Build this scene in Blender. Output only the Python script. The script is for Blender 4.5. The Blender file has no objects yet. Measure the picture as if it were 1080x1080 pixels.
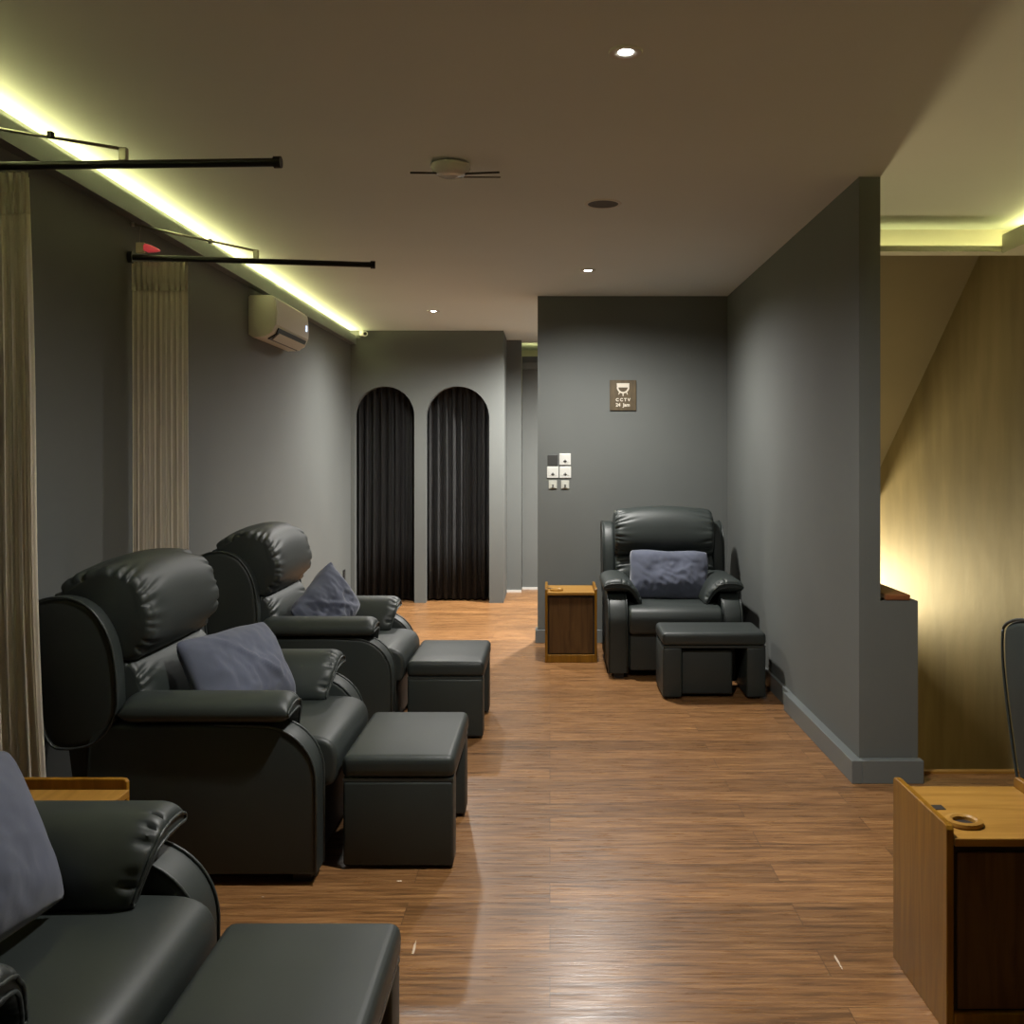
import bpy, bmesh, math, random
from mathutils import Vector, Matrix, noise
PI = math.pi
R = math.radians
random.seed(7)
SC = bpy.context.scene
COL = SC.collection

# ------------------------------------------------------------------ camera, world, exposure
cam_d = bpy.data.cameras.new('camera')
cam = bpy.data.objects.new('camera', cam_d)
COL.objects.link(cam)
cam.location = (0, 0, 1.42)
cam.rotation_euler = (R(90), 0, 0)
cam_d.sensor_width = 36
cam_d.lens = 36 * 1043 / 1080
cam_d.shift_x = -40 / 1080
cam_d.shift_y = -58 / 1080
cam_d.clip_start = 0.05
SC.camera = cam
w = bpy.data.worlds.new('world')
SC.world = w
w.use_nodes = True
w.node_tree.nodes['Background'].inputs[0].default_value = (0.55, 0.55, 0.5, 1)
w.node_tree.nodes['Background'].inputs[1].default_value = 0.02
SC.view_settings.view_transform = 'Standard'
SC.view_settings.look = 'None'
SC.view_settings.gamma = 1
SC.view_settings.use_curve_mapping = False
SC.view_settings.exposure = 0.0

CEIL = 2.65
DOWN_W = 182          # downlight power
SPOTS = [((0.23, 3.0), 1.0, True), ((0.25, 6.51), 1.15, True), ((-0.98, 8.33), 1.0, True), ((0.35, 9.1), 3.2, False)]
COVE_COL = (1.0, 0.95, 0.40)
COVE_S = 42.0
STAIR_COL = (1.0, 0.80, 0.42)


def light(name, kind, loc, energy, color, rot=(0, 0, 0), **kw):
    d = bpy.data.lights.new(name, kind)
    d.energy = energy
    d.color = color
    for k, v in kw.items():
        setattr(d, k, v)
    o = bpy.data.objects.new(name, d)
    o.location = loc
    o.rotation_euler = rot
    COL.objects.link(o)
    return o


for (x, y), k, vis in SPOTS:
    if k:
        light('downlight_beam', 'SPOT', (x, y, CEIL - 0.035), DOWN_W * k * 1.35, (1.0, 0.975, 0.925), spot_size=R(164), spot_blend=1.0, shadow_soft_size=0.06)
light('soffit_fill_light', 'SPOT', (1.56, 6.9, -1.55), 95, STAIR_COL, rot=(R(170), 0, R(8)), spot_size=R(70), spot_blend=1.0, shadow_soft_size=0.05)  # fill spot added to brighten the stair soffit
# lamp of the lower stair landing, under the stair soffit
light('landing_lamp_light', 'AREA', (2.12, 9.5, 0.12), 118, STAIR_COL, rot=(R(-108), 0, R(-10)), shape='RECTANGLE', size=0.4, size_y=0.5)


# ------------------------------------------------------------------ materials
def mat(name, color, rough=0.6, metal=0.0, noise=None, bump=None, emit=None, spec=0.5, coat=0.0, sheen=0.0, trans=None):
    m = bpy.data.materials.new(name)
    m.use_nodes = True
    nt = m.node_tree
    b = nt.nodes['Principled BSDF']
    b.inputs['Base Color'].default_value = (*color, 1)
    b.inputs['Roughness'].default_value = rough
    b.inputs['Metallic'].default_value = metal
    b.inputs['Specular IOR Level'].default_value = spec
    b.inputs['Coat Weight'].default_value = coat
    b.inputs['Sheen Weight'].default_value = sheen
    tc = nt.nodes.new('ShaderNodeTexCoord')
    if noise:
        scale, amt, stretch = noise
        mp = nt.nodes.new('ShaderNodeMapping')
        mp.inputs['Scale'].default_value = stretch
        nt.links.new(tc.outputs['Object'], mp.inputs['Vector'])
        n = nt.nodes.new('ShaderNodeTexNoise')
        n.inputs['Scale'].default_value = scale
        n.inputs['Detail'].default_value = 5
        nt.links.new(mp.outputs[0], n.inputs['Vector'])
        r = nt.nodes.new('ShaderNodeValToRGB')
        r.color_ramp.elements[0].position = 0.3
        r.color_ramp.elements[1].position = 0.7
        r.color_ramp.elements[0].color = (*[c * (1 - amt) for c in color], 1)
        r.color_ramp.elements[1].color = (*[min(1, c * (1 + amt)) for c in color], 1)
        nt.links.new(n.outputs['Fac'], r.inputs[0])
        nt.links.new(r.outputs[0], b.inputs['Base Color'])
    if bump:
        scale, st, dist = bump
        n2 = nt.nodes.new('ShaderNodeTexNoise')
        n2.inputs['Scale'].default_value = scale
        n2.inputs['Detail'].default_value = 3
        nt.links.new(tc.outputs['Object'], n2.inputs['Vector'])
        bp = nt.nodes.new('ShaderNodeBump')
        bp.inputs['Strength'].default_value = st
        bp.inputs['Distance'].default_value = dist
        nt.links.new(n2.outputs['Fac'], bp.inputs['Height'])
        nt.links.new(bp.outputs[0], b.inputs['Normal'])
    if emit:
        b.inputs['Emission Color'].default_value = (*emit[0], 1)
        b.inputs['Emission Strength'].default_value = emit[1]
    if trans:
        b.inputs['Transmission Weight'].default_value = trans
    return m


def wood_mat(name, c1, c2, axis='z', rough=0.35):
    m = bpy.data.materials.new(name)
    m.use_nodes = True
    nt = m.node_tree
    b = nt.nodes['Principled BSDF']
    tc = nt.nodes.new('ShaderNodeTexCoord')
    mp = nt.nodes.new('ShaderNodeMapping')
    s = {'x': (1.2, 14, 14), 'y': (14, 1.2, 14), 'z': (14, 14, 1.2)}[axis]
    mp.inputs['Scale'].default_value = s
    nt.links.new(tc.outputs['Object'], mp.inputs['Vector'])
    n = nt.nodes.new('ShaderNodeTexNoise')
    n.inputs['Scale'].default_value = 2.2
    n.inputs['Detail'].default_value = 6
    n.inputs['Distortion'].default_value = 1.0
    nt.links.new(mp.outputs[0], n.inputs['Vector'])
    r = nt.nodes.new('ShaderNodeValToRGB')
    r.color_ramp.elements[0].position = 0.32
    r.color_ramp.elements[1].position = 0.68
    r.color_ramp.elements[0].color = (*c1, 1)
    r.color_ramp.elements[1].color = (*c2, 1)
    nt.links.new(n.outputs['Fac'], r.inputs[0])
    nt.links.new(r.outputs[0], b.inputs['Base Color'])
    b.inputs['Roughness'].default_value = rough
    b.inputs['Specular IOR Level'].default_value = 0.3
    return m


def floor_mat():
    m = bpy.data.materials.new('vinyl_plank_floor')
    m.use_nodes = True
    nt = m.node_tree
    L = nt.links.new
    b = nt.nodes['Principled BSDF']
    tc = nt.nodes.new('ShaderNodeTexCoord')
    br = nt.nodes.new('ShaderNodeTexBrick')
    br.offset = 0.37
    br.inputs['Scale'].default_value = 1.0
    br.inputs['Mortar Size'].default_value = 0.0012
    br.inputs['Brick Width'].default_value = 1.22
    br.inputs['Row Height'].default_value = 0.15
    br.inputs['Color1'].default_value = (0.0, 0.0, 0.0, 1)
    br.inputs['Color2'].default_value = (1, 1, 1, 1)
    br.inputs['Mortar'].default_value = (0.3, 0.3, 0.3, 1)
    L(tc.outputs['Object'], br.inputs['Vector'])
    # grain, shifted per plank
    sep = nt.nodes.new('ShaderNodeVectorMath')
    sep.operation = 'MULTIPLY_ADD'
    L(br.outputs['Color'], sep.inputs[0])
    sep.inputs[1].default_value = (9, 5, 3)
    L(tc.outputs['Object'], sep.inputs[2])
    mp = nt.nodes.new('ShaderNodeMapping')
    mp.inputs['Scale'].default_value = (1.6, 22, 1)
    L(sep.outputs[0], mp.inputs['Vector'])
    n = nt.nodes.new('ShaderNodeTexNoise')
    n.inputs['Scale'].default_value = 2.4
    n.inputs['Detail'].default_value = 8
    n.inputs['Roughness'].default_value = 0.65
    n.inputs['Distortion'].default_value = 0.4
    L(mp.outputs[0], n.inputs['Vector'])
    r = nt.nodes.new('ShaderNodeValToRGB')
    e = r.color_ramp.elements
    e[0].position = 0.30
    e[0].color = (0.085, 0.042, 0.017, 1)
    e[1].position = 0.72
    e[1].color = (0.385, 0.20, 0.080, 1)
    mid = e.new(0.47)
    mid.color = (0.215, 0.10, 0.036, 1)
    L(n.outputs['Fac'], r.inputs[0])
    # plank to plank tone
    mx = nt.nodes.new('ShaderNodeMix')
    mx.data_type = 'RGBA'
    mx.blend_type = 'MULTIPLY'
    mx.inputs[0].default_value = 1
    tone = nt.nodes.new('ShaderNodeMapRange')
    tone.inputs['To Min'].default_value = 0.78
    tone.inputs['To Max'].default_value = 1.2
    L(br.outputs['Color'], tone.inputs['Value'])
    L(r.outputs[0], mx.inputs[6])
    L(tone.outputs[0], mx.inputs[7])
    # seams
    mx2 = nt.nodes.new('ShaderNodeMix')
    mx2.data_type = 'RGBA'
    L(br.outputs['Fac'], mx2.inputs[0])
    L(mx.outputs[2], mx2.inputs[6])
    mx2.inputs[7].default_value = (0.09, 0.045, 0.02, 1)
    L(mx2.outputs[2], b.inputs['Base Color'])
    # worn gloss
    n3 = nt.nodes.new('ShaderNodeTexNoise')
    mp3 = nt.nodes.new('ShaderNodeMapping')
    mp3.inputs['Scale'].default_value = (2.5, 30, 1)
    L(tc.outputs['Object'], mp3.inputs['Vector'])
    L(mp3.outputs[0], n3.inputs['Vector'])
    n3.inputs['Scale'].default_value = 3.0
    n3.inputs['Detail'].default_value = 4
    rr = nt.nodes.new('ShaderNodeMapRange')
    rr.inputs['From Min'].default_value = 0.3
    rr.inputs['From Max'].default_value = 0.7
    rr.inputs['To Min'].default_value = 0.24
    rr.inputs['To Max'].default_value = 0.40
    L(n3.outputs['Fac'], rr.inputs['Value'])
    L(rr.outputs[0], b.inputs['Roughness'])
    bp = nt.nodes.new('ShaderNodeBump')
    bp.inputs['Strength'].default_value = 0.35
    bp.inputs['Distance'].default_value = 0.002
    L(n3.outputs['Fac'], bp.inputs['Height'])
    L(bp.outputs[0], b.inputs['Normal'])
    return m


M = {
    'wall': mat('grey_wall_paint', (0.118, 0.125, 0.118), 0.75, noise=(1.6, 0.05, (1, 1, 1)), bump=(60, 0.05, 0.002)),
    'ceil': mat('ceiling_paint', (0.66, 0.71, 0.69), 0.85, noise=(0.8, 0.03, (1, 1, 1))),
    'base': mat('baseboard_paint', (0.14, 0.155, 0.155), 0.45),
    'gold': mat('golden_plaster', (0.40, 0.33, 0.18), 0.6, metal=0.0, noise=(1.6, 0.22, (2.5, 2.5, 0.6)), bump=(5, 0.25, 0.01)),
    'tan': mat('stair_soffit_paint', (0.46, 0.40, 0.28), 0.8, noise=(1.5, 0.06, (1, 1, 1))),
    'pale': mat('cove_beam_paint', (0.62, 0.60, 0.50), 0.8),
    'floor': floor_mat(),
    'leather': mat('dark_leatherette', (0.021, 0.027, 0.025), 0.50, noise=(3, 0.12, (1, 1, 1)), bump=(260, 0.10, 0.001)),
    'piping': mat('leatherette_piping', (0.026, 0.032, 0.030), 0.45),
    'shadow': mat('black_underlining', (0.012, 0.012, 0.012), 0.9),
    'denim': mat('slate_blue_cotton', (0.082, 0.092, 0.132), 0.9, noise=(6, 0.12, (1, 1, 1)), bump=(400, 0.2, 0.001), sheen=0.2),
    'teak': wood_mat('teak_side', (0.17, 0.072, 0.004), (0.27, 0.125, 0.009), 'z'),
    'teaktop': wood_mat('teak_top', (0.27, 0.13, 0.022), (0.40, 0.21, 0.045), 'x'),
    'door': wood_mat('teak_door', (0.06, 0.028, 0.008), (0.11, 0.055, 0.016), 'z', 0.45),
    'redwood': wood_mat('teak_edge', (0.16, 0.055, 0.022), (0.24, 0.09, 0.035), 'x'),
    'dark': mat('dark_recess', (0.02, 0.012, 0.008), 0.7),
    'sheer': mat('cream_sheer_cotton', (0.86, 0.79, 0.68), 0.9, noise=(4, 0.06, (6, 6, 0.5)), bump=(300, 0.2, 0.001)),
    'charcoal': mat('charcoal_curtain', (0.040, 0.040, 0.040), 0.85, bump=(300, 0.2, 0.001)),
    'black': mat('black_metal', (0.015, 0.015, 0.015), 0.35, metal=0.3),
    'steel': mat('brushed_steel', (0.45, 0.43, 0.36), 0.3, metal=1.0),
    'white': mat('white_plastic', (0.66, 0.66, 0.62), 0.4),
    'acwhite': mat('aircon_plastic', (0.60, 0.58, 0.50), 0.4),
    'white2': mat('ivory_plastic', (0.50, 0.50, 0.44), 0.5),
    'darkplate': mat('dark_grey_plate', (0.04, 0.04, 0.038), 0.5),
    'blackp': mat('black_plastic', (0.02, 0.02, 0.02), 0.4),
    'signback': mat('bronze_sign', (0.085, 0.060, 0.028), 0.5, noise=(12, 0.3, (3, 1, 1))),
    'signink': mat('cream_print', (0.66, 0.60, 0.50), 0.6),
    'led2': mat('stair_cove_led', (1, 1, 1), 0.5, emit=(COVE_COL, 8)),
    'led': mat('cove_led', (1, 1, 1), 0.5, emit=(COVE_COL, COVE_S)),
    'lamp': mat('downlight_lens', (1, 1, 1), 0.5, emit=((1.0, 0.97, 0.9), 60)),
    'landing': mat('landing_lamp_lens', (1, 1, 1), 0.5, emit=(STAIR_COL, 4)),
    'display': mat('display_glow', (0.4, 0.5, 0.9), 0.5, emit=((0.6, 0.75, 1.0), 2.0)),
    'trim': mat('white_trim', (0.6, 0.58, 0.54), 0.5),
    'grille': mat('grey_grille', (0.10, 0.095, 0.08), 0.7),
    'glass': mat('frosted_glass', (0.80, 0.78, 0.74), 0.12, trans=0.35),
    'red': mat('red_satin_glow', (0.55, 0.04, 0.05), 0.4, emit=((1.0, 0.1, 0.12), 0.25)),  # faint glow put into the red
    'cream': mat('cream_card', (0.6, 0.5, 0.36), 0.7),
    'step': mat('stair_tread', (0.16, 0.09, 0.045), 0.5),
    'scuff': mat('pale_scuff', (0.55, 0.42, 0.30), 0.7),
}


# ------------------------------------------------------------------ object helpers
def link(name, bm, m, parent=None, smooth=False, angle=None):
    me = bpy.data.meshes.new(name)
    bmesh.ops.recalc_face_normals(bm, faces=bm.faces)
    if smooth:
        for f in bm.faces:
            f.smooth = True
        if angle:
            for e in bm.edges:
                if len(e.link_faces) == 2 and e.calc_face_angle(0) > R(angle):
                    e.smooth = False
    bm.to_mesh(me)
    bm.free()
    me.materials.append(M[m] if isinstance(m, str) else m)
    o = bpy.data.objects.new(name, me)
    COL.objects.link(o)
    if parent:
        o.parent = parent
    return o


def tag(o, label, cat, group=None):
    o['label'] = label
    o['category'] = cat
    if group:
        o['group'] = group
    return o


def thing(name, label, cat, loc=(0, 0, 0), rz=0, group=None):
    o = bpy.data.objects.new(name, None)
    o.empty_display_size = 0.1
    COL.objects.link(o)
    o.location = loc
    o.rotation_euler = (0, 0, rz)
    return tag(o, label, cat, group)


def struct(name, bm, m, parent=None, **k):
    o = link(name, bm, m, parent, **k)
    o['kind'] = 'structure'
    return o


def copy_tree(o, parent=None):
    c = o.copy()
    COL.objects.link(c)
    c.parent = parent
    for ch in list(o.children):
        copy_tree(ch, c)
    return c


def place(proto, first, loc, rz, label):
    o = proto if first else copy_tree(proto)
    o.location = loc
    o.rotation_euler = (0, 0, rz)
    o['label'] = label
    return o


def box(bm, x0, x1, y0, y1, z0, z1, bev=0.0, seg=3):
    r = bmesh.ops.create_cube(bm, size=1)
    vs = r['verts']
    for v in vs:
        v.co = Vector((x0 + (v.co.x + .5) * (x1 - x0), y0 + (v.co.y + .5) * (y1 - y0), z0 + (v.co.z + .5) * (z1 - z0)))
    if bev:
        es = list({e for v in vs for e in v.link_edges})
        bmesh.ops.bevel(bm, geom=es, offset=bev, segments=seg, profile=0.5, affect='EDGES')
    return bm


def boxbm(*a, **k):
    return box(bmesh.new(), *a, **k)


def prism(pts, a0, a1, axis='y', bev=0.0, seg=3, bm=None):
    """polygon pts extruded along axis; pts are (x,z) for y, (y,z) for x, (x,y) for z"""
    bm = bm or bmesh.new()
    f = {'y': lambda p, t: (p[0], t, p[1]), 'x': lambda p, t: (t, p[0], p[1]), 'z': lambda p, t: (p[0], p[1], t)}[axis]
    A = [bm.verts.new(f(p, a0)) for p in pts]
    B = [bm.verts.new(f(p, a1)) for p in pts]
    fa = bm.faces.new(A)
    fb = bm.faces.new(list(reversed(B)))
    n = len(pts)
    for i in range(n):
        bm.faces.new((A[i], B[i], B[(i + 1) % n], A[(i + 1) % n]))
    bmesh.ops.recalc_face_normals(bm, faces=bm.faces)
    if bev:
        es = list(set(fa.edges) | set(fb.edges))
        bmesh.ops.bevel(bm, geom=es, offset=bev, segments=seg, profile=0.5, affect='EDGES')
    return bm


def tube(path, r, n=10, bm=None, cap=True):
    bm = bm or bmesh.new()
    P = [Vector(p) for p in path]
    rings = []
    for i, p in enumerate(P):
        t = (P[min(i + 1, len(P) - 1)] - P[max(i - 1, 0)]).normalized()
        up = Vector((0, 0, 1)) if abs(t.z) < 0.95 else Vector((1, 0, 0))
        a = t.cross(up).normalized()
        b = t.cross(a).normalized()
        rr = r[i] if isinstance(r, (list, tuple)) else r
        rings.append([bm.verts.new(p + (a * math.cos(2 * PI * k / n) + b * math.sin(2 * PI * k / n)) * rr) for k in range(n)])
    for i in range(len(rings) - 1):
        for k in range(n):
            bm.faces.new((rings[i][k], rings[i][(k + 1) % n], rings[i + 1][(k + 1) % n], rings[i + 1][k]))
    if cap:
        bm.faces.new(rings[0])
        bm.faces.new(list(reversed(rings[-1])))
    return bm


def lathe(prof, n=32, c=(0, 0, 0), bm=None):
    bm = bm or bmesh.new()
    rings = []
    for r, z in prof:
        if r < 1e-6:
            rings.append([bm.verts.new((c[0], c[1], c[2] + z))])
        else:
            rings.append([bm.verts.new((c[0] + r * math.cos(2 * PI * k / n), c[1] + r * math.sin(2 * PI * k / n), c[2] + z)) for k in range(n)])
    for a, b in zip(rings, rings[1:]):
        for k in range(n):
            q = [a[k % len(a)], a[(k + 1) % len(a)], b[(k + 1) % len(b)], b[k % len(b)]]
            u = []
            for v in q:
                if v not in u:
                    u.append(v)
            if len(u) > 2:
                bm.faces.new(u)
    return bm


def arc(cx, cz, r, a0, a1, n):
    return [(cx + r * math.cos(R(a0 + (a1 - a0) * i / n)), cz + r * math.sin(R(a0 + (a1 - a0) * i / n))) for i in range(n + 1)]


# ------------------------------------------------------------------ the room
WL, WR = -1.94, 2.64          # left wall plane, stair side wall plane
PX0, PX1 = 1.357, 1.45        # faces of the right hand partition
PY = 4.34                     # its near end
YB = 7.56                     # back partition with the switches
YA = 9.62                     # arch wall
Y0 = -2.2                     # wall behind the camera

bm = bmesh.new()
box(bm, WL - .1, WR + .1, Y0, 4.46, -0.12, 0)
box(bm, WL - .1, PX1, 4.46, 12, -0.12, 0)
struct('floor', bm, 'floor')
bm = bmesh.new()
box(bm, WL - .1, WR + .1, Y0, 5.45, CEIL, CEIL + 0.1)
box(bm, WL - .1, PX1, 5.45, 12, CEIL, CEIL + 0.1)
struct('ceiling', bm, 'ceil')
struct('wall_left', boxbm(WL - .12, WL, Y0, YA + .9, 0, CEIL), 'wall')
struct('wall_rear', boxbm(WL, WR, Y0 - .1, Y0, 0, CEIL), 'wall')
struct('wall_stair_side', boxbm(WR, WR + .12, Y0, 9.9, -4.2, 3.4), 'gold')
# partition between room and stair, with the low stub in front of it
bm = bmesh.new()
box(bm, PX0, PX1, PY, 9.9, 0, CEIL)
box(bm, PX1, 1.615, PY, PY + .09, 0, 0.788)
struct('wall_right', bm, 'wall')
struct('wall_stair_inner', boxbm(PX0 + .02, PX1 - .005, PY + .02, 9.9, -4.2, -.001), 'tan')
struct('wall_switches', boxbm(-.094, PX0, YB, YB + .12, 0, CEIL), 'wall')

# arch wall with two openings
xs = [(-1.90, -1.319), (-1.208, -.590)]
pts = [(WL, 0)]
for a, b in xs:
    c, r = (a + b) / 2, (b - a) / 2
    spring = 2.108 - r
    pts += [(a, 0)] + arc(c, spring, r, 180, 0, 28) + [(b, 0)]
pts += [(-.452, 0), (-.452, CEIL), (WL, CEIL)]
struct('wall_arches', prism(pts, YA, YA + .10, 'y'), 'wall')
struct('wall_arches_side', boxbm(-.512, -.452, YA + .10, 10.4, 0, CEIL), 'wall')
struct('wall_back', boxbm(WL, -.30, 10.4, 10.5, 0, CEIL), 'wall')
struct('wall_corridor_end', boxbm(-.30, PX0, 10.62, 10.72, 0, 2.50), 'wall')
struct('trim_1', boxbm(-.30, PX0, 10.585, 10.62, 2.36, 2.43), 'base')
struct('wall_corridor_back', boxbm(-.5, PX0, 11.4, 11.5, 0, CEIL), 'pale')

# baseboards
bm = bmesh.new()
box(bm, PX0 - .045, PX0, PY - .045, 5.55, 0, 0.1, .002, 1)
box(bm, PX0, 1.625, PY - .045, PY, 0, 0.1, .002, 1)
struct('baseboard_right', bm, 'base')
struct('baseboard_right_far', boxbm(PX0 - .018, PX0, 5.55, YB, 0, 0.1), 'base')
bm = bmesh.new()
box(bm, -.112, PX0 - .018, YB - .018, YB, 0, 0.1, .002, 1)
box(bm, -.112, -.094, YB, YB + .12, 0, 0.1)
struct('baseboard_back', bm, 'base')
struct('baseboard_left', boxbm(WL, WL + .015, Y0, YA, 0, 0.1), 'base')
bm = bmesh.new()
box(bm, -.452, -.30, 10.385, 10.4, 0, 0.022)
box(bm, -.30, PX0, 10.605, 10.62, 0, 0.022)
struct('baseboard_corridor', bm, 'trim')

# coves: a shelf with a lip, the LED strip lying behind it
def cove(n, x0, x1, lipx, y0, y1, m):
    bm = bmesh.new()
    box(bm, min(x0, x1), max(x0, x1), y0, y1, 2.515, 2.535)
    box(bm, min(lipx, x1), max(lipx, x1), y0, y1, 2.535, 2.60)
    return struct('trim_%d' % n, bm, m)
cove(2, WL, -1.885, -1.897, Y0, YA, 'base')
bm = bmesh.new()
box(bm, 2.40, WR, Y0, 5.25, 2.50, 2.52)
box(bm, 2.40, 2.415, Y0, 5.25, 2.52, 2.60)
box(bm, 2.415, WR, 5.235, 5.25, 2.52, 2.58)
struct('trim_3', bm, 'pale')
struct('trim_4', boxbm(PX1, WR, 5.35, 5.45, 2.53, CEIL), 'pale')
bm = bmesh.new()
box(bm, PX1, WR, 5.27, 5.35, 2.515, 2.53)
box(bm, PX1, WR, 5.27, 5.278, 2.53, 2.546)
struct('trim_7', bm, 'pale')
tag(link('led_strip', boxbm(PX1 + .05, 2.44, 5.286, 5.296, 2.531, 2.539), 'led2'),
    'glowing light strip on the ledge of the beam over the stairs', 'light strip')
struct('trim_5', boxbm(PX1, WR, 5.35, 5.45, CEIL + .1, 3.3), 'tan')
tag(link('led_strip', boxbm(WL + .004, WL + .016, Y0 + .1, YA - .03, 2.590, 2.608), 'led'),
    'glowing yellow-green light strip hidden behind the long cove above the left grey wall', 'light strip')
tag(link('led_strip', boxbm(2.52, 2.54, Y0 + .1, 5.22, 2.596, 2.606), 'led'),
    'glowing yellow-green light strip in the short cove over the stairs', 'light strip')
tag(link('led_strip', boxbm(-.28, -.11, 10.725, 10.74, 2.46, 2.475), 'led'),
    'short light strip above the panel at the end of the corridor', 'light strip')

# stairwell: soffit of the upper flight, header, steps down, landing
pts = [(5.45, 3.115), (8.0, 1.266), (8.0, 1.05), (8.1, 1.05), (8.1, 1.40), (5.45, 3.30)]
struct('ceiling_stair_soffit', prism(pts, PX1, WR, 'x'), 'tan')
bm = bmesh.new()
n = 12
for i in range(n):
    y = 4.46 + i * .255
    box(bm, PX1, WR, y, y + .29, -(i + 1) * .185 - .03, -(i + 1) * .185 if i else -.15)
    box(bm, PX1, WR, y, y + .02, -(i + 1) * .185, -i * .185 - (.125 if i == 0 else 0))
box(bm, PX1, WR, 4.46 + n * .255, 9.9, -n * .185 - .13, -n * .185 - .03)
struct('floor_stairs', bm, 'step')
struct('trim_6', boxbm(1.63, WR, 4.43, 4.462, 0.0, 0.012), 'teaktop')
struct('wall_stair_end', boxbm(PX1, WR, 9.9, 10.0, -4.2, 3.4), 'tan')
struct('wall_landing_light_block', boxbm(PX1, WR, 8.2, 8.3, -4.2, .10), 'tan')  # unseen block added to keep landing light off the lower golden wall
t = thing('wall_lamp', 'flat lamp on the stair landing wall', 'lamp', (2.12, 9.9, .12))
link('housing', boxbm(-.22, .22, -.06, 0, -.27, .27, .01), 'white2', t)
link('diffuser', boxbm(-.20, .20, -.075, -.06, -.25, .25, .004), 'landing', t)

t = thing('wall_lamp', 'small round lamp added to brighten the stair soffit, on the inner wall of the flight', 'lamp', (PX1 - .004, 6.9, -1.62))  # made-up fixture, out of view, for the soffit fill spot
link('housing', tube([(.004, 0, 0), (.03, 0, 0)], .05, 20), 'white2', t, True, 40)
link('diffuser', tube([(.03, 0, 0), (.04, 0, 0)], .042, 20), 'landing', t, True, 40)
# wooden rail cap on the low stub
tag(link('handrail', boxbm(1.475, 1.585, 4.345, 5.6, 0.789, 0.815, .006), 'redwood'),
    'brown wooden handrail board resting on the low grey stub wall by the stairs', 'handrail')


# ------------------------------------------------------------------ recliner
def roll_bm(hw, sect, nu=60, nv=150, rip=0.0, freq=9, crown=0.0, endp=5, seed=0):
    """padded roll along y; sect(v)->(x,z) closed curve; ends pinched and ruffled"""
    rnd = random.Random(seed)
    ph = [rnd.uniform(0, 6.28) for _ in range(6)]
    creases = [(rnd.uniform(0, 2 * PI), rnd.uniform(.5, 1.0), rnd.uniform(.022, .045), rnd.choice((-1, 1, 0)), rnd.uniform(.14, .34)) for _ in range(2 * freq)]
    bm = bmesh.new()
    cx = sum(sect(2 * PI * k / 32)[0] for k in range(32)) / 32
    cz = sum(sect(2 * PI * k / 32)[1] for k in range(32)) / 32
    rings = []
    for i in range(nu + 1):
        u = -1 + 2 * i / nu
        u = math.copysign(1 - (1 - abs(u)) ** 1.5, u)
        d = 1 - abs(u)
        s = .84 + .16 * math.sqrt(max(0, 1 - max(0, 1 - d / .10) ** 2)) if d < .10 else 1.0
        ring = []
        for k in range(nv):
            v = 2 * PI * k / nv
            x, z = sect(v)
            q = 0
            for vc, dep, wd, sg, ln in creases:
                if sg and sg != math.copysign(1, u):
                    continue
                dv = (v - vc - .4 * d * math.sin(vc * 3) + PI) % (2 * PI) - PI
                wv = wd * (1 + 1.0 * d / ln)
                q -= dep * math.exp(-(dv / wv) ** 2) * math.exp(-(d / ln) ** 2) * min(1, d / .012 + .3)
            ss = s * (1 + rip * q)
            zc = crown * (1 - u * u)
            ring.append(bm.verts.new((cx + (x - cx) * ss, u * hw, cz + (z - cz) * ss + zc * max(0, (z - cz)) * 8)))
        rings.append(ring)
    for a, b in zip(rings, rings[1:]):
        for k in range(nv):
            bm.faces.new((a[k], a[(k + 1) % nv], b[(k + 1) % nv], b[k]))
    bm.faces.new(rings[0])
    bm.faces.new(list(reversed(rings[-1])))
    return bm


def superell(cx, cz, a, b, p, tilt=0):
    def f(v):
        c, s = math.cos(v), math.sin(v)
        x = a * math.copysign(abs(c) ** (2 / p), c)
        z = b * math.copysign(abs(s) ** (2 / p), s)
        return cx + x * math.cos(tilt) - z * math.sin(tilt), cz + x * math.sin(tilt) + z * math.cos(tilt)
    return f


def smooth_poly(pts, it=2):
    for _ in range(it):
        q = []
        for i in range(len(pts)):
            a, b = Vector(pts[i]), Vector(pts[(i + 1) % len(pts)])
            q += [tuple(a * .75 + b * .25), tuple(a * .25 + b * .75)]
        pts = q
    return pts


WING = [(-.58, .90), (-.565, .93), (-.50, .955), (-.43, .955), (-.365, .925), (-.315, .86), (-.285, .78), (-.272, .66), (-.272, .56), (-.34, .47), (-.43, .45), (-.50, .46), (-.53, .57), (-.575, .785)]
ARM = [(-.39, .035), (.385, .035), (.385, .32)] + arc(.20, .345, .185, 0, 80, 10) + [(.05, .535), (-.37, .53)]


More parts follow.
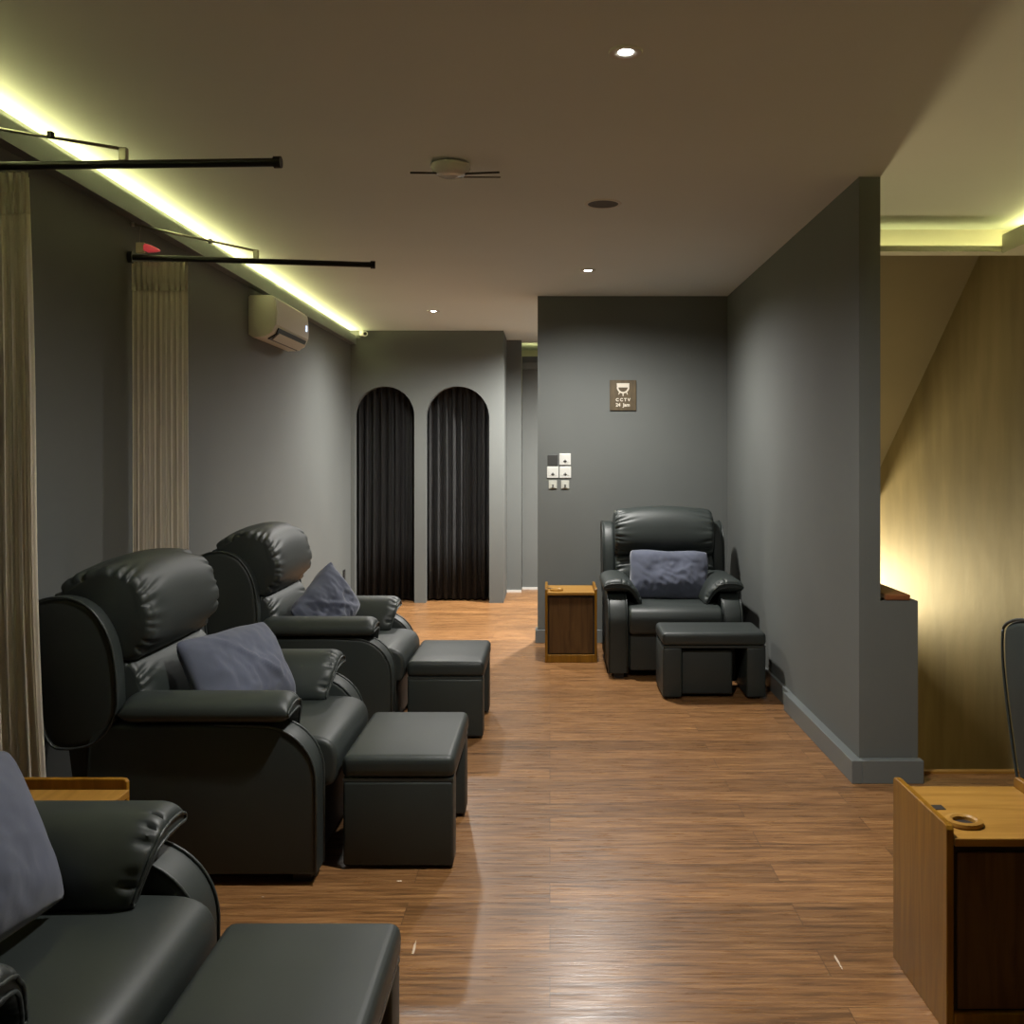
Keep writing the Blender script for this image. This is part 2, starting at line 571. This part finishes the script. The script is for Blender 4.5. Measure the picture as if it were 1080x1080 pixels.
def arm_pad_bm(s):
    """saddle shaped pad over the arm, along x; s=+1 for the +y arm"""
    # cross-section (y offset from arm centre outward positive, z), closed
    sec = [(.105, .548), (.112, .575), (.098, .606), (.06, .626), (.0, .630), (-.05, .618), (-.095, .580), (-.135, .520), (-.150, .468), (-.135, .452), (-.105, .460), (-.085, .50), (-.066, .535), (0, .54), (.06, .54)]
    sec = smooth_poly(sec, 3)
    cen = [(.100, .572), (.06, .583), (0, .585), (-.05, .577), (-.085, .545), (-.112, .50), (-.130, .468)]

    def near(p):
        best = None
        for a, b in zip(cen, cen[1:]):
            a, b = Vector(a), Vector(b)
            k = max(0, min(1, (p - a).dot(b - a) / (b - a).length_squared))
            c = a + (b - a) * k
            if best is None or (c - p).length < (best - p).length:
                best = c
        return best
    rnd = random.Random(11)
    creases = [(rnd.uniform(-.125, .0), rnd.uniform(.6, 1)) for _ in range(7)]
    bm = bmesh.new()
    rings = []
    N = 48
    x0, x1 = -.26, .305
    for i in range(N + 1):
        t = 1 - (1 - i / N) ** 1.6 if i > N / 2 else (i / N) * (1 - .5 ** 1.6) / .5
        x = x0 + (x1 - x0) * t
        d1, d0 = (1 - t) * (x1 - x0), t * (x1 - x0)
        p = 1.0
        if d1 < .05:
            p = .30 + .70 * math.sqrt(max(0, 1 - (1 - d1 / .05) ** 2))
        if d0 < .05:
            p = .30 + .70 * math.sqrt(max(0, 1 - (1 - d0 / .05) ** 2))
        ring = []
        for y, z in sec:
            q = Vector((y, z))
            c = near(q)
            dp = 0
            if d1 < .12 and (q - c).length > .01:
                for yc, k in creases:
                    dp += k * .35 * math.exp(-((c.x - yc) / .0045) ** 2) * math.exp(-((d1 - .018) / .024) ** 2)
            q = c + (q - c) * p * (1 - min(.6, dp))
            xo = x - t ** 6 * .035 * max(0, min(1, (.60 - c.y) / .14))
            ring.append(bm.verts.new((xo, s * (.348 + q.x), q.y)))
        rings.append(ring)
    n = len(sec)
    for a, b in zip(rings, rings[1:]):
        for k in range(n):
            bm.faces.new((a[k], a[(k + 1) % n], b[(k + 1) % n], b[k]))
    bm.faces.new(rings[0])
    bm.faces.new(list(reversed(rings[-1])))
    front = [(v.co.x + .002, v.co.y, v.co.z) for v in rings[-1]]
    return bm, front


def make_recliner():
    t = thing('recliner', '', 'armchair', group='dark leatherette recliners')
    b = bmesh.new()
    box(b, -.38, .35, -.30, .30, .06, .29, .012)
    link('base', b, 'leather', t, True, 40)
    link('front_panel', boxbm(.345, .372, -.292, .292, .05, .285, .010), 'leather', t, True, 40)
    for x in (-.33, .33):
        for y in (-.36, .36):
            link('foot', boxbm(x - .03, x + .03, y - .03, y + .03, 0, .036), 'black', t)
    for s in (-1, 1):
        a0, a1 = sorted((s * .305, s * .43))
        ap = link('arm_panel', prism(ARM, a0, a1, 'y', .016, 3), 'leather', t, True, 40)
        path = [(x, s * .428, z) for x, z in ARM[1:-1]]
        link('piping', tube(path, .0045, 6), 'piping', ap, True)
        link('piping', tube([(x, s * .309, z) for x, z in ARM[1:-1]], .0045, 6), 'piping', ap, True)
        pb, front = arm_pad_bm(s)
        pd = link('arm_pad', pb, 'leather', t, True, 60)
        link('piping', tube(front + [front[0]], .004, 6), 'piping', pd, True)
        w0, w1 = sorted((s * .345, s * .430))
        wp = smooth_poly(WING, 2)
        wg = link('wing', prism(wp, w0, w1, 'y', .022, 4), 'leather', t, True, 50)
        link('piping', tube([(x, s * .428, z) for x, z in wp] + [(wp[0][0], s * .428, wp[0][1])], .0045, 6), 'piping', wg, True)
    # seat cushion with waterfall front
    seat = smooth_poly([(-.30, .29), (-.30, .44), (-.25, .452), (.30, .462), (.395, .452), (.432, .40), (.425, .31), (.405, .285), (.36, .285), (0, .285)], 2)
    link('seat_cushion', prism(seat, -.298, .298, 'y', .02, 4), 'leather', t, True, 50)
    # back shell
    shell = [(-.46, .30), (-.34, .30), (-.36, .55), (-.42, .93), (-.50, .945), (-.56, .90), (-.53, .62), (-.48, .46)]
    link('back_shell', prism(shell, -.348, .348, 'y', .012, 2), 'leather', t, True, 40)
    link('headrest_cushion', roll_bm(.347, superell(-.365, .868, .178, .172, 2.35, R(12)), rip=.075, freq=26, crown=.02, endp=9, seed=3), 'leather', t, True)
    link('lumbar_cushion', roll_bm(.345, superell(-.32, .58, .12, .165, 2.3, R(8)), rip=.11, freq=18, endp=8, seed=5), 'leather', t, True)
    return t


def make_footstool():
    t = thing('footstool', '', 'footstool', group='dark leatherette footstools')
    # local: +x away from the chair, y across
    lid = bmesh.new()
    box(lid, -.195, .195, -.305, .305, .312, .392, .026, 4)
    # lid crowned a little
    bmesh.ops.subdivide_edges(lid, edges=lid.edges, cuts=2, use_grid_fill=True)
    link('lid_cushion', lid, 'leather', t, True, 60)
    link('lid_seam', boxbm(-.190, .190, -.300, .300, .302, .313), 'piping', t)
    for s in (-1, 1):
        y0, y1 = sorted((s * .19, s * .302))
        link('leg_panel', boxbm(-.19, .19, y0, y1, .012, .302, .010), 'leather', t, True, 40)
    link('rear_panel', boxbm(-.19, -.16, -.19, .19, .03, .302, .004), 'leather', t)
    link('pull_out_box', boxbm(-.15, .15, -.19, .115, .02, .285, .014), 'leather', t, True, 40)
    for x in (-.15, .15):
        for y in (-.25, .25):
            link('foot', boxbm(x - .02, x + .02, y - .02, y + .02, 0, .014), 'black', t)
    return t


rec = make_recliner()
spots = [((-1.16, 3.70), 0, 'middle one of the three dark recliners along the left wall, seen whole in profile'),
         ((-1.16, 1.885), 0, 'nearest dark recliner, cut off by the lower left corner of the photo'),
         ((-1.16, 5.27), 0, 'dark recliner farthest down the left wall, below the air conditioner'),
         ((.805, 6.72), R(-90), 'dark recliner facing the camera in the corner under the sign'),
         ((1.86, 2.43), R(-80), 'dark recliner mostly outside the right edge, only one side of its back showing')]
for i, ((x, y), a, lab) in enumerate(spots):
    place(rec, i == 0, (x, y, 0), a, lab)
stool = make_footstool()
spots = [((-.523, 3.705), 0, 'dark padded footstool before the middle left recliner, beside scuffed floor'),
         ((-.523, 1.895), 0, 'dark padded footstool at the bottom edge, nearest of the three along the left'),
         ((-.527, 5.275), 0, 'dark padded footstool before the farthest left recliner'),
         ((.963, 5.98), R(-90), 'dark padded footstool in front of the recliner in the far corner, its open side showing')]
for i, ((x, y), a, lab) in enumerate(spots):
    place(stool, i == 0, (x, y, 0), a, lab)


# ------------------------------------------------------------------ pillows
def pillow_bm(w, h, d, seed, wr=1.0, fold=0.0):
    """lies in local xz plane, front faces -y"""
    rnd = random.Random(seed)
    ph = [rnd.uniform(0, 6.28) for _ in range(12)]
    bm = bmesh.new()
    N, K = 48, 36
    grid = {}
    for side in (1, -1):
        for i in range(N + 1):
            for j in range(K + 1):
                u, v = -1 + 2 * i / N, -1 + 2 * j / K
                rim = i in (0, N) or j in (0, K)
                if side == -1 and rim:
                    grid[(side, i, j)] = grid[(1, i, j)]
                    continue
                e = (1 - abs(u) ** 2.6) ** .58 * (1 - abs(v) ** 2.6) ** .58
                # edges bow inwards between the corners, corners blunted
                cr = 1 - .075 * (u * u * v * v) ** 2
                x = u * w / 2 * (1 - .05 * (1 - v * v)) * cr
                z = v * h / 2 * (1 - .06 * (1 - u * u)) * cr
                so = Vector((ph[0] * 3, ph[1] * 3, side))
                wl = noise.noise(Vector((u * 2.2, v * 1.6, 0)) + so) * .9
                g = noise.noise(Vector((u * 5 + v * 1.5, v * 2.2 - u, 2)) + so)
                wl += (1 - abs(g) * 3) * .35 * (.8 - .4 * v) if abs(g) < .33 else 0
                wl += noise.noise(Vector((u * 10, v * 5, 4)) + so) * .18
                wl += .45 * math.exp(-((u + .75 * v - .1) / .07) ** 2) * fold
                y = -side * d / 2 * e * (1 + .26 * wr * wl)
                if rim:
                    y = .010 * math.sin(6 * u + 5 * v + ph[5]) * wr
                grid[(side, i, j)] = bm.verts.new((x, y, z))
    for side in (1, -1):
        for i in range(N):
            for j in range(K):
                q = (grid[(side, i, j)], grid[(side, i + 1, j)], grid[(side, i + 1, j + 1)], grid[(side, i, j + 1)])
                try:
                    bm.faces.new(q)
                except ValueError:
                    pass
    return bm


def pillow(w, h, d, seed, loc, rot, label, fold=0.0, wr=1.0):
    o = link('pillow', pillow_bm(w, h, d, seed, wr, fold), 'denim', None, True)
    o.location = loc
    o.rotation_euler = rot
    return tag(o, label, 'pillow', 'slate blue pillows')


pillow(.56, .35, .15, 1, (.815, 6.77, .615), (R(-16), R(1.5), 0), 'slate blue pillow leaning upright on the recliner in the far corner', wr=1.4)
# on the middle left recliner
pillow(.50, .34, .17, 2, (-1.17, 3.72, .62), (R(-30), R(-1), R(66)), 'slate blue pillow with a diagonal fold on the middle left recliner', 1.0)
# on the far left recliner, corner up
pillow(.42, .34, .15, 3, (-1.19, 5.27, .615), (R(-16), R(-34), R(66)), 'crumpled slate blue pillow with one corner up on the farthest left recliner', 1.0, 1.5)
# nearest recliner
pillow(.55, .36, .16, 4, (-1.135, 1.84, .645), (R(-24), R(0), R(80)), 'slate blue pillow cut off by the left edge on the nearest recliner', 0, .6)


# ------------------------------------------------------------------ side cabinets
def make_cabinet():
    t = thing('side_cabinet', '', 'side table', group='small teak side cabinets')
    # local: front faces -y; width x 0.36, depth y 0.38
    W, D, H = .18, .19, .485
    for s in (-1, 1):
        x0, x1 = sorted((s * W, s * (W - .018)))
        side = [(-D, 0), (D, 0), (D, .505), (D - .006, .512), (D - .02, .514), (-D + .02, .514), (-D + .006, .512), (-D, .504)]
        link('side_panel', prism(side, x0, x1, 'x', .002, 1), 'teak', t)
    link('top_board', boxbm(-W + .018, W - .018, -D - .008, D, H - .02, H, .003, 2), 'teaktop', t)
    link('back_panel', boxbm(-W + .018, W - .018, D - .012, D, .0, H - .02), 'door', t)
    link('plinth', boxbm(-W + .0181, W - .0181, -D - .006, -D + .03, 0, .055, .003, 2), 'teak', t)
    link('inner_frame', boxbm(-W + .018, W - .018, -D + .012, -D + .02, .055, H - .02), 'dark', t)
    link('door', boxbm(-W + .028, W - .028, -D + .002, -D + .012, .062, H - .038, .002, 1), 'door', t)
    ring = link('cup_ring', lathe([(.026, 0), (.045, 0), (.047, .004), (.045, .012), (.033, .014), (.027, .010), (.026, 0)], 28, (-.10, -.10, H)), 'teaktop', t, True, 40)
    link('ring_hole', lathe([(0, .0015), (.027, .0015), (.027, 0)], 24, (-.10, -.10, H)), 'dark', ring)
    link('slot', boxbm(-.160, -.105, .0, .035, H, H + .0015), 'dark', t)
    return t


cab = make_cabinet()
spots = [((1.155, 2.62), 0, 'teak side cabinet with a cup ring, large in the lower right corner'),
         ((.146, 7.02), 0, 'small teak side cabinet by the far wall below the switches'),
         ((-1.38, 2.62), R(90), 'teak side cabinet between the nearest and the middle left recliner'),
         ((-1.335, 4.47), R(90), 'teak side cabinet barely showing between the two far left recliners')]
for i, ((x, y), a, lab) in enumerate(spots):
    place(cab, i == 0, (x, y, 0), a, lab)


# ------------------------------------------------------------------ curtain rods and sheer curtains
def curtain_rod(yl, zl, yr, zr, xr, xb, label):
    t = thing('curtain_rod', label, 'curtain rod', (0, 0, 0), 0, 'black curtain rods')
    P = lambda x: (x, yl + (yr - yl) * (x - WL) / (xr - WL), zl + (zr - zl) * (x - WL) / (xr - WL))
    link('pole', tube([P(WL + .002), P(xr)], .0135, 12), 'black', t, True, 40)
    e = tube([P(xr - .012), P(xr + .010)], .019, 12)
    link('end_cap', e, 'black', t, True, 40)
    link('wall_plate', tube([P(WL + .001), P(WL + .02)], .028, 14), 'black', t, True, 40)
    px, py, pz = P(xb)
    br = link('bracket', boxbm(px - .012, px + .012, py - .010, py + .010, pz + .010, pz + .052, .003), 'steel', t)
    link('brace', tube([(WL + .012, yl + .02, zl + .155), (px, py, pz + .048)], .0055, 8), 'steel', t, True)
    mx = WL + (px - WL) * .62
    link('brace_clamp', boxbm(mx - .008, mx + .008, py - .01, py + .01, zl + .155 + (pz + .048 - zl - .155) * .62 - .008, zl + .155 + (pz + .048 - zl - .155) * .62 + .014, .002), 'black', t)
    link('anchor', lathe([(0, .011), (.008, .008), (.012, 0), (.008, -.008), (0, -.011)], 14, (WL + .011, yl + .02, zl + .155)), 'white2', t, True)
    return t


curtain_rod(3.13, 2.338, 3.08, 2.338, -.847, -1.337, 'black curtain rod nearest the camera, held by a thin metal brace')
curtain_rod(4.55, 2.340, 4.71, 2.335, -.842, -1.376, 'black curtain rod farther along the left wall, braced by a thin metal bar')


def sheer(x0, x1t, x1b, y, ztop, folds, amp, seed, label, bulge=0.0):
    rnd = random.Random(seed)
    t = thing('curtain', label, 'curtain', (0, 0, 0), 0, 'cream sheer curtains')
    NU, NV = 160, 40
    ph = rnd.uniform(0, 6)
    def P(u, v, off=0):
        x1 = x1t + (x1b - x1t) * (max(v, 0) ** 1.3) + bulge * math.sin(v * 7.5)
        x = x0 + (x1 - x0) * u
        a = amp * (.55 + .45 * v)
        th = u * folds * 2 * PI
        yy = y + a * math.sin(th + .6 * math.sin(2.3 * v + ph)) + .35 * a * math.sin(2.3 * th + 2 * v + ph)
        x += .008 * math.sin(2 * th + ph)
        return Vector((x, yy + off, ztop + (.03 - ztop) * v))
    def sheet(v0, v1, nv, off0):
        bm = bmesh.new()
        g = [[bm.verts.new(P(i / NU, v0 + (v1 - v0) * j / nv, off0)) for j in range(nv + 1)] for i in range(NU + 1)]
        for i in range(NU):
            for j in range(nv):
                bm.faces.new((g[i][j], g[i + 1][j], g[i + 1][j + 1], g[i][j + 1]))
        bmesh.ops.solidify(bm, geom=bm.faces[:], thickness=.002)
        return bm
    link('cloth', sheet(0, 1, NV, 0), 'sheer', t, True)
    link('heading_tape', sheet(-.006, .052, 3, -.006), 'sheer', t, True)
    return t


sheer(-1.935, -1.655, -1.585, 3.13, 2.306, 11, .009, 1, 'cream sheer curtain at the left edge, gathered under the nearest rod', .006)
sheer(-1.925, -1.672, -1.66, 4.57, 2.306, 10, .008, 2, 'cream sheer curtain gathered under the farther rod, behind the middle left recliner')

# small ornament hanging on the farther curtain
t = thing('ornament', 'small cream and red ornament on top of the farther cream curtain', 'ornament', (-1.86, 4.53, 2.372))
link('card', boxbm(-.035, .005, -.008, .008, -.018, .030, .003), 'cream', t)
b = prism(smooth_poly([(0, .026), (.03, .020), (.075, -.002), (.07, -.012), (0, -.016)], 1), -.012, .012, 'y', .004, 2)
link('red_tag', b, 'red', t, True, 40)
link('string', tube([(-.02, 0, .028), (-.018, 0, .08), (-.014, .01, .125)], .0012, 5), 'steel', t)


# ------------------------------------------------------------------ charcoal curtains behind the arches
for k, (a, b) in enumerate(xs):
    bm = bmesh.new()
    NU = 200
    g = []
    for i in range(NU + 1):
        u = i / NU
        x = a - .03 + (b - a + .06) * u
        th = u * 2 * PI * 9
        y = YA + .165 + .028 * math.sin(th + .5 * math.sin(3 * u * PI + k)) + .008 * math.sin(2.6 * th + k)
        g.append([bm.verts.new((x, y + .006 * math.sin(3 * z + th), z)) for z in (.02, .6, 1.2, 1.7, 2.16)])
    for i in range(NU):
        for j in range(4):
            bm.faces.new((g[i][j], g[i + 1][j], g[i + 1][j + 1], g[i][j + 1]))
    bmesh.ops.solidify(bm, geom=bm.faces[:], thickness=.003)
    o = link('curtain', bm, 'charcoal', None, True)
    tag(o, ('pleated charcoal curtain in the arch next to the left wall', 'pleated charcoal curtain in the arch next to the corridor')[k], 'curtain', 'charcoal arch curtains')
    tag(link('curtain_track', boxbm(a - .005 if k else a, b + .03, YA + .14, YA + .19, 2.16, 2.185), 'black'),
        ('black track above the charcoal curtain by the left wall', 'black track above the charcoal curtain by the corridor')[k], 'curtain track')


# ------------------------------------------------------------------ air conditioner
t = thing('air_conditioner', 'white split air conditioner high on the left grey wall', 'air conditioner', (WL, 6.36, 2.19))
prof = [(0, .02), (0, .262), (.01, .272), (.150, .272), (.168, .255), (.178, .16), (.172, .075), (.150, .030), (.10, .004), (.03, 0)]
L = .86
def yprism(pts, y0, y1, bev=0, seg=2):
    return prism(pts, y0, y1, 'y', bev, seg)
link('body', yprism(prof, 0, L, .006), 'acwhite', t, True, 35)
link('front_cover', yprism([(.169, .252), (.173, .254), (.184, .16), (.179, .085), (.172, .085), (.176, .16)], .012, L - .012), 'white', t, True, 60)
link('air_outlet', yprism([(.105, .002), (.158, .034), (.174, .070), (.178, .066), (.163, .028), (.108, -.004)], .07, L - .07), 'blackp', t)
link('louvre', yprism([(.128, .000), (.172, .038), (.176, .034), (.132, -.006)], .09, L - .09), 'white2', t)
link('display', boxbm(.182, .186, L - .10, L - .07, .135, .175), 'display', t)

# ------------------------------------------------------------------ ceiling fittings
dproto = None
labs = ['lit round downlight nearest the camera', 'lit round downlight over the open floor before the sign wall', 'lit round downlight in front of the arch wall']
k = 0
for (x, y), s, vis in SPOTS:
    if not vis:
        continue
    if dproto is None:
        dproto = thing('downlight', '', 'downlight', (0, 0, 0), 0, 'lit ceiling downlights')
        link('trim_ring', lathe([(.023, -.002), (.042, -.008), (.050, -.006), (.052, 0), (.023, 0)], 32), 'trim', dproto, True, 40)
        link('lens', lathe([(0, -.004), (.022, -.003), (.023, 0)], 24), 'lamp', dproto)
        o = dproto
    else:
        o = copy_tree(dproto)
    o.location = (x, y, CEIL)
    o['label'] = labs[k]
    k += 1

t = thing('ceiling_speaker', 'flat dark round disc set flush in the ceiling', 'ceiling speaker', (.258, 4.80, CEIL))
link('rim', lathe([(.074, 0), (.074, -.004), (.084, -.005), (.090, 0)], 36), 'trim', t, True, 40)
link('grille', lathe([(0, -.003), (.074, -.003), (.075, 0)], 36), 'grille', t)

t = thing('ceiling_fixture', 'small clear bowl fixture with thin dark arms under the ceiling', 'ceiling fixture', (-.415, 4.14, CEIL))
link('mount', lathe([(0, 0), (.062, 0), (.064, -.006), (.06, -.010), (0, -.010)], 32), 'grille', t, True, 40)
link('bowl', lathe([(.076, -.006), (.084, -.010), (.083, -.022), (.072, -.040), (.056, -.052), (.02, -.055), (0, -.055)], 36), 'glass', t, True)
link('core', lathe([(0, -.010), (.03, -.010), (.03, -.030), (.008, -.036), (0, -.036)], 20), 'white', t, True, 40)
bm = tube([(-.055, -.02, -.047), (-.16, -.07, -.060)], .0045, 8)
link('arm', bm, 'blackp', t, True)
link('arm', tube([(.06, -.01, -.047), (.205, -.02, -.044)], .0045, 8), 'blackp', t, True)
link('arm', tube([(.05, .05, -.044), (.205, .06, -.042)], .003, 8), 'grille', t, True)

t = thing('security_camera', 'small white security camera high in the corner above the left arch', 'camera', (-1.80, YA, 2.625))
link('mount', boxbm(-.045, -.005, -.05, 0, -.03, .02, .004), 'white', t)
link('body', tube([(0, -.02, -.01), (.018, -.085, -.016)], .026, 16), 'white', t, True, 40)
link('lens', tube([(.018, -.084, -.016), (.0195, -.090, -.0165)], .016, 14), 'blackp', t, True, 40)

# ------------------------------------------------------------------ wall sockets, switches, sign
def wx(px, Y=YB):
    return (px - 580) * Y / 1043
def wz(py, Y=YB):
    return 1.42 - (py - 482) * Y / 1043


SW = [(583, 485.3, .076, .082, 'darkplate', 'dark grey square plate, upper left of the switch cluster', 'wall plate', 0),
      (596, 484.3, .088, .088, 'white', 'white switch plate beside the dark grey plate', 'switch', 1),
      (583, 498.0, .088, .088, 'white', 'white switch plate under the dark grey plate', 'switch', 1),
      (596.2, 498.0, .088, .088, 'white', 'white switch plate in the middle row, on the side of the sign', 'switch', 1),
      (583.1, 511.0, .062, .064, 'white2', 'small ivory switch plate in the bottom row, on the corridor side', 'switch', 2),
      (596.0, 511.0, .062, .064, 'white2', 'small ivory switch plate in the bottom row, on the side of the sign', 'switch', 2)]
for px, py, ww, hh, m, lab, cat, kd in SW:
    cx, cz = wx(px), wz(py)
    t = thing('wall_plate' if kd == 0 else 'light_switch', lab, cat, (cx, YB, cz), 0, 'switch plates on the far wall')
    link('plate', boxbm(-ww / 2, ww / 2, -.010, 0, -hh / 2, hh / 2, .003, 2), m, t)
    if kd == 1:
        link('rocker', boxbm(-ww * .36, ww * .36, -.013, -.010, -hh * .30, hh * .38, .001, 1), m, t)
        link('marker', boxbm(-.013, .013, -.0145, -.013, -.020, -.012), 'blackp', t)
        link('marker', boxbm(-.004, .004, -.015, -.013, -.026, -.004), 'blackp', t)
    if kd == 2:
        link('key', boxbm(-.018, .018, -.014, -.010, -.026, .012, .002, 1), 'white2', t)
        link('marker', boxbm(-.006, .006, -.0155, -.014, -.024, .000), 'darkplate', t)

t = thing('wall_socket', 'small black socket low on the left wall by the arches', 'socket', (WL, 9.24, .22))
t.location = (WL, 9.30, .30)
t = None
for o in list(bpy.data.objects):
    if o.name == 'wall_socket':
        t = o
link('plate', boxbm(0, .010, -.04, .04, -.06, .06, .003, 2), 'blackp', t)
link('face', boxbm(.010, .013, -.025, .025, -.04, .04, .001, 1), 'darkplate', t)

# sign
sx, sz = wx(657), wz(417)
t = thing('sign', 'bronze square sign with a camera emblem and cream lettering on the far wall', 'sign', (sx, YB, sz))
link('board', boxbm(-.101, .101, -.012, 0, -.116, .116, .002, 1), 'signback', t)
em = bmesh.new()
# emblem: housing, dome outline, spread foot
prism([(-.048, .092), (.048, .092), (.046, .060), (-.046, .060)], -.0145, -.012, 'y', bm=em)
dome = arc(0, .062, .048, 180, 360, 16) + list(reversed(arc(0, .062, .036, 180, 360, 16)))
prism(dome, -.0145, -.012, 'y', bm=em)
prism([(-.005, .016), (.005, .016), (.003, -.006), (-.003, -.006)], -.0145, -.012, 'y', bm=em)
prism([(-.030, .028), (-.022, .024), (-.030, .006), (-.036, .006)], -.0145, -.012, 'y', bm=em)
prism([(.022, .024), (.030, .028), (.036, .006), (.030, .006)], -.0145, -.012, 'y', bm=em)
link('emblem', em, 'signink', t)


def text(body, size, x, z, parent, y=-.0125, weight=.0012):
    cu = bpy.data.curves.new('lettering', 'FONT')
    cu.body = body
    cu.size = size
    cu.align_x = 'CENTER'
    cu.align_y = 'CENTER'
    cu.extrude = .001
    cu.offset = weight
    tmp = bpy.data.objects.new('tmp', cu)
    COL.objects.link(tmp)
    dg = bpy.context.evaluated_depsgraph_get()
    me = bpy.data.meshes.new_from_object(tmp.evaluated_get(dg))
    bpy.data.objects.remove(tmp)
    me.materials.clear()
    me.materials.append(M['signink'])
    me.transform(Matrix.Rotation(R(90), 4, 'X'))
    o = bpy.data.objects.new('lettering', me)
    COL.objects.link(o)
    o.parent = parent
    o.location = (x, y, z)
    return o


text('C C T V', .032, 0, -.035, t)
text('24  Jam', .036, -.002, -.074, t)

# ------------------------------------------------------------------ flakes on the floor
def fl(px, py):
    Y = 1481 / (py - 482)
    return (px - 580) * Y / 1043, Y
flk = [(528, 833, .035, .006, 'pale squiggle of scuff on the open wooden floor near the middle left footstool'),
       (421, 929.5, .022, .012, 'pale yellow fleck on the floor below the middle left recliner'),
       (437, 1000, .010, .10, 'long pale scratch on the floor beside the nearest footstool'),
       (884, 1015, .008, .11, 'thin pale scratch on the floor beside the large teak cabinet'),
       (277, 946, .008, .006, 'tiny pale dot on the floor between the near left recliners')]
for px, py, a, b, lab in flk:
    x, y = fl(px, py)
    rnd = random.Random(px)
    n = 14
    bm = bmesh.new()
    vs = []
    for k in range(n):
        th = 2 * PI * k / n
        r = rnd.uniform(.55, 1)
        vs.append((x + a * .5 * r * math.cos(th), y + b * .5 * r * math.sin(th)))
    prism(vs, 0.0003, .0012, 'z', bm=bm)
    o = link('floor_scuff', bm, 'scuff')
    tag(o, lab, 'scuff mark')
